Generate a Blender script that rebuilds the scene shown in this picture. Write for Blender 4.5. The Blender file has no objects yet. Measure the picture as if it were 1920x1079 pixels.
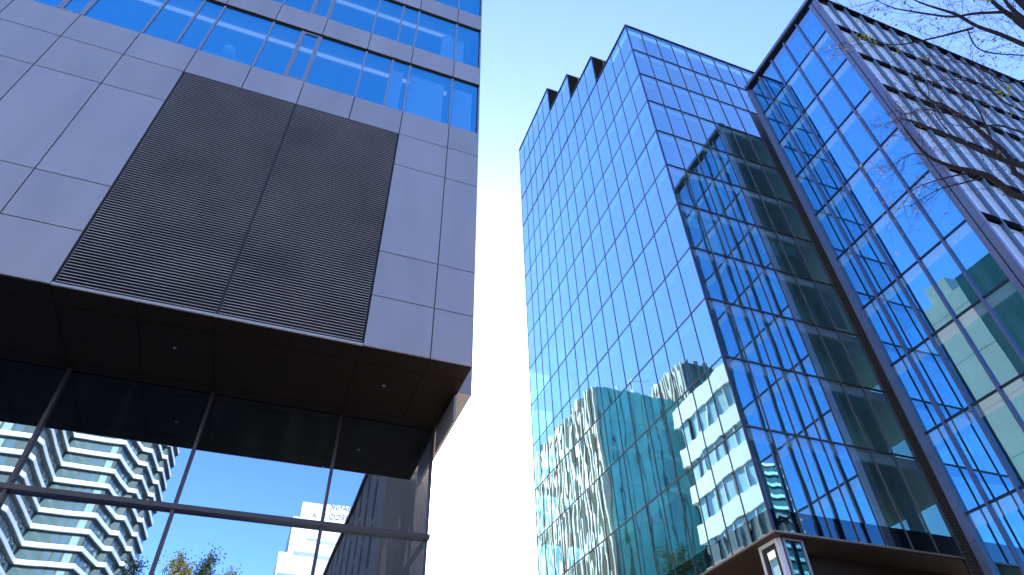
import bpy, math, random
from mathutils import Vector, Matrix
rnd = random.Random(7)
S = bpy.context.scene
COL = S.collection
EYE = 1.6                      # camera height; every Z below is measured from the eye, EYE is added when meshes are built

# ------------------------------------------------------------------ camera
F_PX, W_PX, H_PX = 1211.59, 1920.0, 1079.0
YAW, PITCH, ROLL = 0.372108, 0.739265, -0.026024
fwd = Vector((math.sin(YAW) * math.cos(PITCH), math.cos(YAW) * math.cos(PITCH), math.sin(PITCH)))
rgt = Vector((math.cos(YAW), -math.sin(YAW), 0.0))
upv = rgt.cross(fwd)
c_, s_ = math.cos(ROLL), math.sin(ROLL)
cr, cu = c_ * rgt + s_ * upv, -s_ * rgt + c_ * upv
cam_d = bpy.data.cameras.new('camera')
cam = bpy.data.objects.new('camera', cam_d); COL.objects.link(cam)
cam.matrix_world = Matrix(((cr.x, cu.x, -fwd.x, 0), (cr.y, cu.y, -fwd.y, 0), (cr.z, cu.z, -fwd.z, EYE), (0, 0, 0, 1)))
cam_d.sensor_fit = 'HORIZONTAL'; cam_d.sensor_width = 36.0
cam_d.lens = 36.0 * F_PX / W_PX
cam_d.clip_start = 0.05; cam_d.clip_end = 9000
S.camera = cam

def project(p):
    d = Vector(p); z = d.dot(fwd)
    if z <= 0.01: return None
    return (W_PX / 2 + F_PX * d.dot(cr) / z, H_PX / 2 - F_PX * d.dot(cu) / z)

def ray(px, py):
    return (fwd + cr * ((px - W_PX / 2) / F_PX) - cu * ((py - H_PX / 2) / F_PX))

# ------------------------------------------------------------------ world, sun, exposure
SUN = Vector((0.2065, 0.8526, 0.4800)).normalized()
SUN_EL = math.asin(SUN.z); SUN_AZ = math.atan2(SUN.x, SUN.y)
w = bpy.data.worlds.new('World'); S.world = w; w.use_nodes = True
nt = w.node_tree; nt.nodes.clear()
def N(t, **kw):
    n = nt.nodes.new(t)
    for k, v in kw.items(): setattr(n, k, v)
    return n
sky = N('ShaderNodeTexSky', sky_type='NISHITA', sun_disc=False, sun_elevation=SUN_EL, sun_rotation=SUN_AZ,
        altitude=50, air_density=1.0, dust_density=0.25, ozone_density=3.0)
hs = N('ShaderNodeHueSaturation'); hs.inputs['Saturation'].default_value = 1.12; hs.inputs['Value'].default_value = 1.0
nt.links.new(sky.outputs[0], hs.inputs['Color'])
tc = N('ShaderNodeTexCoord')
dot = N('ShaderNodeVectorMath', operation='DOT_PRODUCT'); dot.inputs[1].default_value = SUN
nt.links.new(tc.outputs['Generated'], dot.inputs[0])
mx = N('ShaderNodeMath', operation='MAXIMUM'); mx.inputs[1].default_value = 0.0
nt.links.new(dot.outputs['Value'], mx.inputs[0])
tn = N('ShaderNodeVectorMath', operation='MULTIPLY'); tn.inputs[1].default_value = (1.00, 0.93, 1.25)
nt.links.new(hs.outputs['Color'], tn.inputs[0])
acc = tn.outputs[0]
for power, amp, colr in ((3.0, 0.4, (1.0, 0.95, 1.0)), (9.0, 0.25, (1.0, 0.95, 1.0)), (40.0, 6.0, (1.0, 0.98, 0.94)), (420.0, 50.0, (1.0, 0.9, 0.75))):
    pw = N('ShaderNodeMath', operation='POWER'); pw.inputs[1].default_value = power
    nt.links.new(mx.outputs[0], pw.inputs[0])
    ml = N('ShaderNodeMath', operation='MULTIPLY'); ml.inputs[1].default_value = amp
    nt.links.new(pw.outputs[0], ml.inputs[0])
    sc_ = N('ShaderNodeVectorMath', operation='SCALE'); sc_.inputs[0].default_value = colr
    nt.links.new(ml.outputs[0], sc_.inputs['Scale'])
    ad = N('ShaderNodeVectorMath', operation='ADD')
    nt.links.new(acc, ad.inputs[0]); nt.links.new(sc_.outputs[0], ad.inputs[1])
    acc = ad.outputs[0]
bg = N('ShaderNodeBackground'); bg.inputs['Strength'].default_value = 0.15
nt.links.new(acc, bg.inputs['Color'])
wo = N('ShaderNodeOutputWorld'); nt.links.new(bg.outputs[0], wo.inputs['Surface'])

sun_d = bpy.data.lights.new('sun', 'SUN'); sun_d.energy = 3.8; sun_d.angle = math.radians(0.5); sun_d.color = (1.0, 0.93, 0.82)
sun_o = bpy.data.objects.new('sun', sun_d); COL.objects.link(sun_o)
sun_o.rotation_euler = SUN.to_track_quat('Z', 'Y').to_euler(); sun_o.location = (20, 80, 60)

S.view_settings.view_transform = 'Standard'; S.view_settings.look = 'None'
S.view_settings.gamma = 1.0; S.view_settings.exposure = 1.78
S.render.engine = 'CYCLES'
cy = S.cycles
cy.max_bounces = 9; cy.diffuse_bounces = 3; cy.glossy_bounces = 6; cy.transparent_max_bounces = 16; cy.transmission_bounces = 4
cy.caustics_reflective = False; cy.caustics_refractive = False
cy.sample_clamp_indirect = 8.0
try:
    cy.use_denoising = True; cy.denoiser = 'OPENIMAGEDENOISE'
except Exception: pass

# ------------------------------------------------------------------ materials
MATS = {}
def mat(name, color, rough=0.6, metal=0.0, spec=0.5, var=0.0, vscale=1.5, bump=0.0, bscale=20.0, emit=0.0, stretch=(1, 1, 1)):
    if name in MATS: return MATS[name]
    m = bpy.data.materials.new(name); m.use_nodes = True; t = m.node_tree
    b = t.nodes['Principled BSDF']
    b.inputs['Base Color'].default_value = (*color, 1); b.inputs['Roughness'].default_value = rough
    b.inputs['Metallic'].default_value = metal; b.inputs['Specular IOR Level'].default_value = spec
    if emit:
        b.inputs['Emission Color'].default_value = (*color, 1); b.inputs['Emission Strength'].default_value = emit
    g = None
    if var or bump:
        g = t.nodes.new('ShaderNodeNewGeometry')
        mp = t.nodes.new('ShaderNodeMapping'); mp.inputs['Scale'].default_value = stretch
        t.links.new(g.outputs['Position'], mp.inputs['Vector'])
    if var:
        nz = t.nodes.new('ShaderNodeTexNoise'); nz.inputs['Scale'].default_value = vscale; nz.inputs['Detail'].default_value = 5
        t.links.new(mp.outputs[0], nz.inputs['Vector'])
        rp = t.nodes.new('ShaderNodeValToRGB')
        lo = tuple(max(0, c * (1 - var)) for c in color); hi = tuple(min(1, c * (1 + var)) for c in color)
        rp.color_ramp.elements[0].color = (*lo, 1); rp.color_ramp.elements[1].color = (*hi, 1)
        rp.color_ramp.elements[0].position = 0.3; rp.color_ramp.elements[1].position = 0.7
        t.links.new(nz.outputs['Fac'], rp.inputs[0]); t.links.new(rp.outputs[0], b.inputs['Base Color'])
        rr = t.nodes.new('ShaderNodeMapRange'); rr.inputs['To Min'].default_value = max(0, rough - 0.08); rr.inputs['To Max'].default_value = min(1, rough + 0.08)
        t.links.new(nz.outputs['Fac'], rr.inputs['Value']); t.links.new(rr.outputs[0], b.inputs['Roughness'])
    if bump:
        nb = t.nodes.new('ShaderNodeTexNoise'); nb.inputs['Scale'].default_value = bscale; nb.inputs['Detail'].default_value = 3
        t.links.new(mp.outputs[0], nb.inputs['Vector'])
        bn = t.nodes.new('ShaderNodeBump'); bn.inputs['Distance'].default_value = bump; bn.inputs['Strength'].default_value = 1.0
        t.links.new(nb.outputs['Fac'], bn.inputs['Height']); t.links.new(bn.outputs[0], b.inputs['Normal'])
    MATS[name] = m
    return m

def glass(name, refl_tint, trans_tint, base=0.45, wave=0.004, wscale=0.8, stretch=(1, 1, 0.45), dirt=0.0):
    """Coated facade glass: mirror reflection with a facing-dependent share, tinted see-through below it, gently warped panes."""
    if name in MATS: return MATS[name]
    m = bpy.data.materials.new(name); m.use_nodes = True; t = m.node_tree; t.nodes.clear()
    out = t.nodes.new('ShaderNodeOutputMaterial'); mixn = t.nodes.new('ShaderNodeMixShader')
    tr = t.nodes.new('ShaderNodeBsdfTransparent'); tr.inputs['Color'].default_value = (*trans_tint, 1)
    gl = t.nodes.new('ShaderNodeBsdfGlossy'); gl.inputs['Color'].default_value = (*refl_tint, 1); gl.inputs['Roughness'].default_value = 0.0
    g = t.nodes.new('ShaderNodeNewGeometry'); mp = t.nodes.new('ShaderNodeMapping'); mp.inputs['Scale'].default_value = stretch
    t.links.new(g.outputs['Position'], mp.inputs['Vector'])
    nz = t.nodes.new('ShaderNodeTexNoise'); nz.inputs['Scale'].default_value = wscale; nz.inputs['Detail'].default_value = 1.5
    t.links.new(mp.outputs[0], nz.inputs['Vector'])
    bn = t.nodes.new('ShaderNodeBump'); bn.inputs['Distance'].default_value = wave; bn.inputs['Strength'].default_value = 1.0
    t.links.new(nz.outputs['Fac'], bn.inputs['Height']); t.links.new(bn.outputs[0], gl.inputs['Normal'])
    lw = t.nodes.new('ShaderNodeLayerWeight'); lw.inputs['Blend'].default_value = 0.5
    pw = t.nodes.new('ShaderNodeMath'); pw.operation = 'POWER'; pw.inputs[1].default_value = 4.0
    t.links.new(lw.outputs['Facing'], pw.inputs[0])
    mr = t.nodes.new('ShaderNodeMapRange'); mr.inputs['To Min'].default_value = base; mr.inputs['To Max'].default_value = 1.0
    t.links.new(pw.outputs[0], mr.inputs['Value'])
    t.links.new(mr.outputs[0], mixn.inputs['Fac']); t.links.new(tr.outputs[0], mixn.inputs[1])
    last = gl.outputs[0]
    t.links.new(last, mixn.inputs[2])
    fin = mixn.outputs[0]
    if dirt:
        df = t.nodes.new('ShaderNodeBsdfDiffuse'); df.inputs['Color'].default_value = (0.55, 0.55, 0.52, 1)
        n2 = t.nodes.new('ShaderNodeTexNoise'); n2.inputs['Scale'].default_value = 1.2; n2.inputs['Detail'].default_value = 8
        m2 = t.nodes.new('ShaderNodeMapping'); m2.inputs['Scale'].default_value = (2.2, 2.2, 0.35)
        t.links.new(g.outputs['Position'], m2.inputs['Vector']); t.links.new(m2.outputs[0], n2.inputs['Vector'])
        r2 = t.nodes.new('ShaderNodeMapRange'); r2.inputs['From Min'].default_value = 0.5; r2.inputs['From Max'].default_value = 0.8
        r2.inputs['To Max'].default_value = dirt
        t.links.new(n2.outputs['Fac'], r2.inputs['Value'])
        m3 = t.nodes.new('ShaderNodeMixShader'); t.links.new(r2.outputs[0], m3.inputs['Fac'])
        t.links.new(fin, m3.inputs[1]); t.links.new(df.outputs[0], m3.inputs[2]); fin = m3.outputs[0]
    t.links.new(fin, out.inputs['Surface'])
    MATS[name] = m
    return m

PANEL = mat('grey metal cladding', (0.42, 0.375, 0.335), 0.42, 0.25, 0.5, var=0.07, vscale=1.6, stretch=(1, 1, 0.22), bump=0.0006, bscale=0.7)
PANEL2 = mat('grey metal cladding b', (0.445, 0.395, 0.355), 0.40, 0.25, 0.5, var=0.07, vscale=1.3, stretch=(1, 1, 0.22), bump=0.0006, bscale=0.6)
BACK = mat('black joint', (0.012, 0.012, 0.012), 0.8)
FRAME_A = mat('grey window frame', (0.36, 0.34, 0.35), 0.4, 0.4)
LOUV = mat('louvre lit lip', (0.56, 0.46, 0.38), 0.5, 0.2, var=0.2, vscale=0.9)
LOUVD = mat('louvre shaded blade', (0.045, 0.042, 0.040), 0.6)
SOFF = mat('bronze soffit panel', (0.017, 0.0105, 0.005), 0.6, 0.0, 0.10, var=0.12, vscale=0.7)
BRONZE = mat('bronze mullion', (0.085, 0.07, 0.065), 0.4, 0.5)
MULL = mat('dark bronze curtain wall profile', (0.10, 0.085, 0.08), 0.4, 0.45)
MULL_L = mat('pale edge profile', (0.33, 0.27, 0.22), 0.45, 0.3)
NAVY = mat('navy corner profile', (0.03, 0.035, 0.075), 0.35, 0.5)
CFRAME = mat('blue grey metal frame', (0.19, 0.205, 0.26), 0.4, 0.35, var=0.05, vscale=0.4)
CMULL = mat('blue grey cap profile', (0.16, 0.18, 0.26), 0.4, 0.4)
CTRANS = mat('dark blue transom', (0.03, 0.04, 0.07), 0.4, 0.4)
FIN = mat('blue grey fin', (0.15, 0.26, 0.31), 0.35, 0.3, var=0.06, vscale=0.5)
LEDGE = mat('black ledge', (0.012, 0.012, 0.014), 0.8, 0.0, 0.0)
SLAB = mat('slab edge', (0.88, 0.89, 0.87), 0.8)
CEIL = mat('office ceiling', (0.78, 0.78, 0.76), 0.9)
CORE = mat('office core wall', (0.42, 0.44, 0.42), 0.9, var=0.2, vscale=0.35)
COLM = mat('concrete column', (0.5, 0.5, 0.49), 0.85)
BLIND = mat('roller blind', (0.80, 0.83, 0.83), 0.9)
WHITE = mat('white paint', (0.86, 0.86, 0.83), 0.6, var=0.04, vscale=0.4)
LAMPM = mat('white lamp shade', (0.85, 0.85, 0.85), 0.7)
LIGHT = mat('ceiling light strip', (0.9, 0.95, 1.0), 0.5, emit=0.15)
DARKW = mat('dark wall', (0.03, 0.03, 0.03), 0.7)
STONE = mat('beige stone cladding', (0.60, 0.50, 0.41), 0.8, var=0.08, vscale=0.4, bump=0.003, bscale=3)
CREAM = mat('cream fin', (0.68, 0.58, 0.43), 0.6, var=0.05)
FLARE_BROWN = mat('flare brown cladding', (0.17, 0.105, 0.06), 0.8, var=0.2, vscale=0.3)  # warm cast of the lens flare put into the base colour
PERF = mat('perforated screen strand', (0.17, 0.145, 0.11), 0.5, 0.5)
ROOFM = mat('roof membrane', (0.12, 0.12, 0.12), 0.9)
DARKGR = mat('dark roof screen', (0.016, 0.016, 0.009), 0.9, 0.0, 0.0, var=0.2, vscale=3)
BARK = mat('bark', (0.024, 0.019, 0.016), 0.9, var=0.35, vscale=14, bump=0.004, bscale=40)
TWIG = mat('twig', (0.035, 0.022, 0.022), 0.85)

G_A = glass('blue office window glass', (0.16, 0.76, 1.0), (0.74, 0.94, 1.0), 0.58, 0.0012, 0.5, dirt=0.02)
G_LOB = glass('lobby glass', (0.62, 0.81, 1.0), (0.30, 0.30, 0.27), 0.62, 0.004, 0.55, dirt=0.03)
G_B = glass('blue curtain wall glass', (0.60, 0.88, 1.0), (0.50, 0.90, 0.86), 0.58, 0.008, 0.75, dirt=0.03)
G_B2 = glass('blue curtain wall glass b', (0.62, 0.92, 1.0), (0.54, 0.92, 0.88), 0.54, 0.009, 0.7, dirt=0.05)
G_B3 = glass('blue curtain wall glass c', (0.55, 0.85, 1.0), (0.47, 0.86, 0.84), 0.63, 0.007, 0.8, dirt=0.02)
G_R = glass('blue curtain wall glass d', (0.72, 0.95, 1.0), (0.55, 0.92, 0.88), 0.66, 0.006, 0.75, dirt=0.03)
G_R2 = glass('blue curtain wall glass e', (0.76, 0.98, 1.0), (0.60, 0.95, 0.92), 0.60, 0.006, 0.7, dirt=0.05)
G_SP = glass('clear spandrel glass', (0.55, 0.86, 1.0), (0.78, 0.95, 0.97), 0.45, 0.005, 0.6, dirt=0.03)
G_BS = glass('dark spandrel glass', (0.6, 0.7, 0.75), (0.0, 0.0, 0.0), 0.24, 0.012, 0.9)
G_C = glass('blue mirror glass', (0.30, 0.76, 1.0), (0.55, 0.88, 0.92), 0.62, 0.0035, 0.5, dirt=0.03)
G_CF = mat('pale opaque glass', (0.68, 0.74, 0.77), 0.12, 0.0, 0.6, var=0.05, vscale=0.5)  # opaque pale colour with a weak gloss, no see-through
G_CASE = glass('case glass', (1.0, 1.0, 1.0), (0.9, 0.9, 0.9), 0.6, 0.002, 0.5)
G_T = glass('teal glass', (0.45, 0.72, 0.74), (0.05, 0.16, 0.15), 0.35, 0.004, 0.5)

# ------------------------------------------------------------------ mesh helpers
ORG = {}
class MB:
    def __init__(self): self.v = []; self.f = []
    def box(self, x0, x1, y0, y1, z0, z1):
        if x0 > x1: x0, x1 = x1, x0
        if y0 > y1: y0, y1 = y1, y0
        if z0 > z1: z0, z1 = z1, z0
        i = len(self.v)
        self.v += [(x0, y0, z0), (x1, y0, z0), (x1, y1, z0), (x0, y1, z0), (x0, y0, z1), (x1, y0, z1), (x1, y1, z1), (x0, y1, z1)]
        self.f += [(i, i + 3, i + 2, i + 1), (i + 4, i + 5, i + 6, i + 7), (i, i + 1, i + 5, i + 4), (i + 1, i + 2, i + 6, i + 5), (i + 2, i + 3, i + 7, i + 6), (i + 3, i, i + 4, i + 7)]
        return self
    def poly(self, *pts):
        i = len(self.v); self.v += [tuple(p) for p in pts]; self.f.append(tuple(range(i, i + len(pts)))); return self
    def prism(self, outline, z0, z1):
        i = len(self.v); n = len(outline)
        self.v += [(x, y, z0) for x, y in outline] + [(x, y, z1) for x, y in outline]
        self.f.append(tuple(i + k for k in reversed(range(n)))); self.f.append(tuple(i + n + k for k in range(n)))
        for k in range(n): self.f.append((i + k, i + (k + 1) % n, i + n + (k + 1) % n, i + n + k))
        return self
    def cyl(self, x, y, z0, z1, r, n=14, r1=None):
        r1 = r if r1 is None else r1
        i = len(self.v)
        for k in range(n): a = 2 * math.pi * k / n; self.v.append((x + r * math.cos(a), y + r * math.sin(a), z0))
        for k in range(n): a = 2 * math.pi * k / n; self.v.append((x + r1 * math.cos(a), y + r1 * math.sin(a), z1))
        self.f.append(tuple(i + k for k in reversed(range(n)))); self.f.append(tuple(i + n + k for k in range(n)))
        for k in range(n): self.f.append((i + k, i + (k + 1) % n, i + n + (k + 1) % n, i + n + k))
        return self
    def tube(self, pts, radii, n=7):
        pts = [Vector(p) for p in pts]; i0 = len(self.v)
        d0 = (pts[1] - pts[0]).normalized()
        ref = Vector((0, 0, 1)) if abs(d0.z) < 0.9 else Vector((1, 0, 0))
        for k, p in enumerate(pts):
            d = (pts[min(k + 1, len(pts) - 1)] - pts[max(k - 1, 0)]).normalized()
            a = d.cross(ref).normalized(); b = a.cross(d)
            for j in range(n):
                t = 2 * math.pi * j / n
                self.v.append(tuple(p + (a * math.cos(t) + b * math.sin(t)) * radii[k]))
        for k in range(len(pts) - 1):
            for j in range(n):
                a = i0 + k * n + j; b = i0 + k * n + (j + 1) % n
                self.f.append((a, b, b + n, a + n))
        self.f.append(tuple(i0 + j for j in reversed(range(n)))); e = i0 + (len(pts) - 1) * n
        self.f.append(tuple(e + j for j in range(n)))
        return self
    def build(self, name, m, parent=None, smooth=False):
        ox, oy, oz = 0.0, 0.0, -EYE
        if parent is not None: ox, oy, oz = ORG[parent.name]
        me = bpy.data.meshes.new(name)
        me.from_pydata([(x - ox, y - oy, z - oz) for x, y, z in self.v], [], self.f); me.update()
        for mm in (m if isinstance(m, (list, tuple)) else [m]): me.materials.append(mm)
        if smooth:
            for p in me.polygons: p.use_smooth = True
        o = bpy.data.objects.new(name, me); COL.objects.link(o)
        if parent is not None:
            o.parent = parent; ORG[o.name] = ORG[parent.name]
        return o

def thing(name, label, cat, x, y, group=None):
    o = bpy.data.objects.new(name, None); COL.objects.link(o); o.location = (x, y, 0)
    o.empty_display_size = 0.5
    ORG[o.name] = (x, y, -EYE)
    o['label'] = label; o['category'] = cat
    if group: o['group'] = group
    return o
def tag(o, label, cat, group=None):
    o['label'] = label; o['category'] = cat
    if group: o['group'] = group
    return o
def kind(o, k): o['kind'] = k; return o

def pane_x(x0, x1, y, z0, z1, tilt=0.0):            # pane in a Y = const plane facing -Y
    a = rnd.uniform(-tilt, tilt) * (x1 - x0) / 2; b = rnd.uniform(-tilt, tilt) * (z1 - z0) / 2
    return [(x0, y - a - b, z0), (x1, y + a - b, z0), (x1, y + a + b, z1), (x0, y - a + b, z1)]
def pane_y(x, y0, y1, z0, z1, tilt=0.0):            # pane in an X = const plane facing -X
    a = rnd.uniform(-tilt, tilt) * (y1 - y0) / 2; b = rnd.uniform(-tilt, tilt) * (z1 - z0) / 2
    return [(x - a - b, y1, z0), (x + a - b, y0, z0), (x + a + b, y0, z1), (x - a + b, y1, z1)]
def shown_area(q):
    pr = [project(p) for p in q]
    if any(p is None for p in pr): return 0.0
    pr = [(min(max(x, 0), W_PX), min(max(y, 0), H_PX)) for x, y in pr]
    return abs(sum(pr[k][0] * pr[(k + 1) % 4][1] - pr[(k + 1) % 4][0] * pr[k][1] for k in range(4))) / 2
def panes(specs, name, root, limit=100):
    """The panes that show largest become parts of their own, the rest one part."""
    specs = sorted(specs, key=lambda s: -shown_area(s[0]))
    for q, m in specs[:limit]: MB().poly(*q).build(name, m, root)
    rest = {}
    for q, m in specs[limit:]: rest.setdefault(m.name, (m, []))[1].append(q)
    ms = [v[0] for v in rest.values()]
    if ms:
        b = MB(); idx = []
        for k, (m, qs) in enumerate(rest.values()):
            for q in qs: b.poly(*q); idx.append(k)
        o = b.build(name, ms, root); kind(o, 'stuff')
        for p, k in zip(o.data.polygons, idx): p.material_index = k

# ------------------------------------------------------------------ ground
g = MB().poly((-3500, -3500, -EYE), (3500, -3500, -EYE), (3500, 3500, -EYE), (-3500, 3500, -EYE)).build('ground', mat('asphalt', (0.06, 0.06, 0.06), 0.9, var=0.2, vscale=0.4, bump=0.004, bscale=60))
kind(g, 'structure')
g = MB().box(-60, 60, -14, 60, -EYE + 0.004, -EYE + 0.12).build('pavement', mat('warm bounce paving', (0.42, 0.36, 0.29), 0.8, var=0.12, vscale=0.8, bump=0.002, bscale=30))  # unseen paving, warm tone picked to bounce light onto the soffit
kind(g, 'structure')

# ================================================================== grey office building, left
A = thing('grey_office_building', 'grey metal clad office block with large dark louvre over its soffit, at left', 'building', -5.0, 14.0)
YA, XE, MOD = 10.11, 3.06, 1.3125
XJ = [0.885 + MOD * k for k in range(-13, 2)]        # module joints from far left to right
ZJ = [7.5, 8.79, 10.07, 13.14, 14.43]
ROOF_A = 35.4
GAP = 0.011
MB().box(-16.5, XE - 0.03, YA + 0.05, YA + 0.20, 7.53, 14.43).build('backing_wall', BACK, A)
def panel(x0, x1, z0, z1, y=YA):
    dx = 0 if abs(x1 - XE) < 1e-6 else GAP
    MB().box(x0 + GAP, x1 - dx, y, y + 0.045, z0 + GAP, z1 - GAP).build('cladding_panel', rnd.choice((PANEL, PANEL2)), A)
xl = [x for x in XJ if x < -4.3]                      # joints left of the louvre
for i in range(len(xl) - 1):
    for k in range(4): panel(xl[i], xl[i + 1], ZJ[k], ZJ[k + 1])
for k in range(4):
    panel(XJ[-2], XJ[-1], ZJ[k], ZJ[k + 1]); panel(XJ[-1], XE, ZJ[k], ZJ[k + 1])
# side return of the front volume
MB().box(XE - 0.028, XE - 0.002, YA + 0.05, 11.3, 7.53, ROOF_A).build('side_wall', PANEL, A)
# louvre, two grilles of thin slats
XL0, XLM, XL1 = xl[-1], xl[-1] + 2 * MOD, XJ[-2]
for x0, x1 in ((XL0 + 0.02, XLM - 0.006), (XLM + 0.006, XL1 - 0.02)):
    b = MB(); n = 100; p = (14.40 - 7.56) / n
    b.box(x0, x0 + 0.02, YA + 0.022, YA + 0.045, 7.56, 14.40); b.box(x1 - 0.02, x1, YA + 0.022, YA + 0.045, 7.56, 14.40)
    for k in range(n):
        z = 7.56 + p * (k + 0.5)
        i = len(b.v)
        prof = [(YA + 0.006, z - 0.007), (YA + 0.006, z + 0.009), (YA + 0.046, z + 0.030), (YA + 0.046, z + 0.022)]
        b.v += [(x0 + 0.02, y, zz) for y, zz in prof] + [(x1 - 0.02, y, zz) for y, zz in prof]
        for q in range(4): b.f.append((i + q, i + (q + 1) % 4, i + 4 + (q + 1) % 4, i + 4 + q))
    lo = b.build('louvre_grille', (LOUV, LOUVD), A)
    for q, pg in enumerate(lo.data.polygons): pg.material_index = 0 if (q >= 12 and (q - 12) % 4 == 0) else 1  # pale front lips and near-black blades put lit edges, shaded gaps into colour
MB().box(XL0, XL1, YA + 0.004, YA + 0.05, 7.502, 7.555).build('louvre_sill', mat('pale louvre sill', (0.45, 0.43, 0.36), 0.5, 0.3), A)
MB().box(XL0, XL1, YA + 0.012, YA + 0.05, 14.405, 14.428).build('louvre_head', DARKW, A)

# window storeys
rows = []
for k in range(6):
    s0 = 15.53 + 3.6 * k
    if s0 + 2.6 > ROOF_A: break
    rows.append((s0, s0 + 2.55))
wpanes = []
for k, (z0, z1) in enumerate(rows):
    zb = 14.43 if k == 0 else rows[k - 1][1] + 0.02
    # spandrel panels under this row
    MB().box(-16.5, XE - 0.02, YA + 0.05, YA + 0.22, zb + 0.02, z0 - 0.02).build('spandrel_backing', BACK, A)
    for i in range(len(XJ) - 1): panel(XJ[i], XJ[i + 1], zb, z0 - 0.02)
    panel(XJ[-1], XE, zb, z0 - 0.02)
    # sill, then dark head strips painting the shadow line under the spandrel
    MB().box(-16.5, XE - 0.06, YA + 0.055, YA + 0.16, z0 - 0.018, z0 + 0.03).build('window_sill', FRAME_A, A)
    MB().box(-16.5, XE - 0.06, YA + 0.058, YA + 0.16, z1 - 0.025, z1 + 0.018).build('window_head', DARKW, A)
    MB().box(-16.5, XE - 0.012, YA + 0.02, YA + 0.048, z1 + 0.022, z1 + 0.05).build('head_shade_strip', DARKW, A)
    yg = YA + 0.065
    edges = []
    for i, x in enumerate(XJ):
        edges.append(x)
        if i % 2 == 0 and i < len(XJ) - 1: edges.append(x + MOD - 0.525)
    edges = sorted(edges)
    for i in range(len(edges)):
        x0 = edges[i]; x1 = edges[i + 1] if i + 1 < len(edges) else XE - 0.05
        narrow = (x1 - x0) < 0.6
        vent = narrow and (round((x1 - 0.885) / MOD) % 4 == 2)
        if x1 < -10.5: 
            MB().box(x0 + 0.001, x1 - 0.001, yg, yg + 0.02, z0 + 0.03, z1 - 0.05).build('window', G_A, A); continue
        pane = pane_x(x0 + 0.02, x1 - 0.02, yg, z0 + 0.03, z1 - 0.02, 0.0015)
        wf = MB().box(x0 - 0.025, x0 + 0.025, YA + 0.03, yg + 0.05, z0 + 0.032, z1 - 0.052).build('mullion', FRAME_A, A)
        wd = MB().poly(*pane).build('window', G_A, A)
        if vent:
            f = MB(); t = 0.055; a0, a1 = x0 + 0.03, x1 - 0.03; c0, c1 = z0 + 0.035, z1 - 0.055; ya, yb = YA + 0.035, yg + 0.03
            f.box(a0, a0 + t, ya, yb, c0, c1); f.box(a1 - t, a1, ya, yb, c0, c1)
            f.box(a0 + t, a1 - t, ya, yb, c0, c0 + t); f.box(a0 + t, a1 - t, ya, yb, c1 - t, c1)
            f.build('frame', FRAME_A, wd)
    # corner glass on the side, and the room behind
    MB().poly((XE - 0.05, 11.29, z0), (XE - 0.05, YA + 0.1, z0), (XE - 0.05, YA + 0.1, z1), (XE - 0.05, 11.29, z1)).build('side_window', G_A, A)
    MB().box(-16.5, XE - 0.2, YA + 0.24, 16.5, z1 + 0.06, z1 + 0.36).build('ceiling', CEIL, A)
    MB().box(-16.5, XE - 0.2, YA + 0.24, 16.5, z0 - 0.66, z0 - 0.5).build('floor', CORE, A)
    for yy in (10.72,): MB().box(-16.0, XE - 0.9, yy, yy + 0.10, z1 + 0.02, z1 + 0.055).build('ceiling_light', LIGHT, A)
MB().box(-16.5, XE - 0.05, 16.6, 16.9, 14.5, ROOF_A).build('room_wall', mat('office back wall', (0.25, 0.27, 0.28), 0.9), A)
MB().box(-16.5, XE - 0.012, YA + 0.004, YA + 0.2, rows[-1][1] + 0.06, ROOF_A).build('parapet', PANEL, A)
MB().box(-16.5, XE, YA + 0.21, 11.3, ROOF_A - 0.3, ROOF_A - 0.05).build('roof', ROOFM, A)
MB().box(-17.0, -16.5, YA, 27.0, 7.5, ROOF_A).build('end_wall', PANEL, A)
# roller blinds in the lowest row
for x0, x1 in ((0.39, 0.74), (0.95, 1.98), (2.27, 2.86)):
    MB().box(x0, x1, YA + 0.17, YA + 0.18, 15.56, 17.72).build('roller_blind', BLIND, A)

# deeper volume behind, a little wider, and the stone stair core
MB().box(XE - 0.02, 3.42, 11.3, 15.98, 7.64, ROOF_A).build('side_volume', PANEL, A)
MB().box(XE - 0.02, 3.42, 15.99, 23.3, 7.66, ROOF_A).build('side_glazing', mat('dark teal facade', (0.02, 0.075, 0.065), 0.35), A)
MB().box(XE + 0.0, 3.30, 16.0, 23.2, 7.75, ROOF_A - 0.1).build('side_core', DARKW, A)
core = MB().box(-2.0, 3.43, 23.31, 27.0, -EYE, 34.6).build('stair_core', STONE, A)
for z in range(9, 34, 4): MB().box(3.431, 3.436, 23.35, 26.98, z, z + 0.03).build('panel_joint', BACK, core)
MB().box(0.5, 2.9, 24.2, 26.2, 34.61, 36.6).build('plant_room', STONE, A)
MB().box(-16.4, 2.9, 16.91, 23.2, 7.9, ROOF_A - 0.4).build('building_core', DARKW, A)

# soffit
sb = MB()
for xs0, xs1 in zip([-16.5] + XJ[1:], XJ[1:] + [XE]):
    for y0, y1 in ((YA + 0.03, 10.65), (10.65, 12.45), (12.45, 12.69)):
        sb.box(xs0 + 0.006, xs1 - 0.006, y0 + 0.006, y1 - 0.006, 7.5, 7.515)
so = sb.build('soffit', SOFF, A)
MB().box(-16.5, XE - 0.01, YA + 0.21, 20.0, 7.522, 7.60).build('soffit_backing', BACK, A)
for x, y in ((-2.44, 11.32), (1.54, 11.32), (-6.4, 11.32)):
    d = MB().cyl(x, y, 7.488, 7.498, 0.035).build('downlight', mat('steel ring', (0.2, 0.2, 0.2), 0.4, 0.5), A)
    MB().cyl(x, y, 7.483, 7.487, 0.022).build('lens', mat('downlight lens', (0.35, 0.38, 0.38), 0.2), d)
MB().box(XE - 0.05, XE + 0.001, 11.2, 12.62, 6.86, 7.497).build('side_fascia', PANEL, A)

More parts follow.
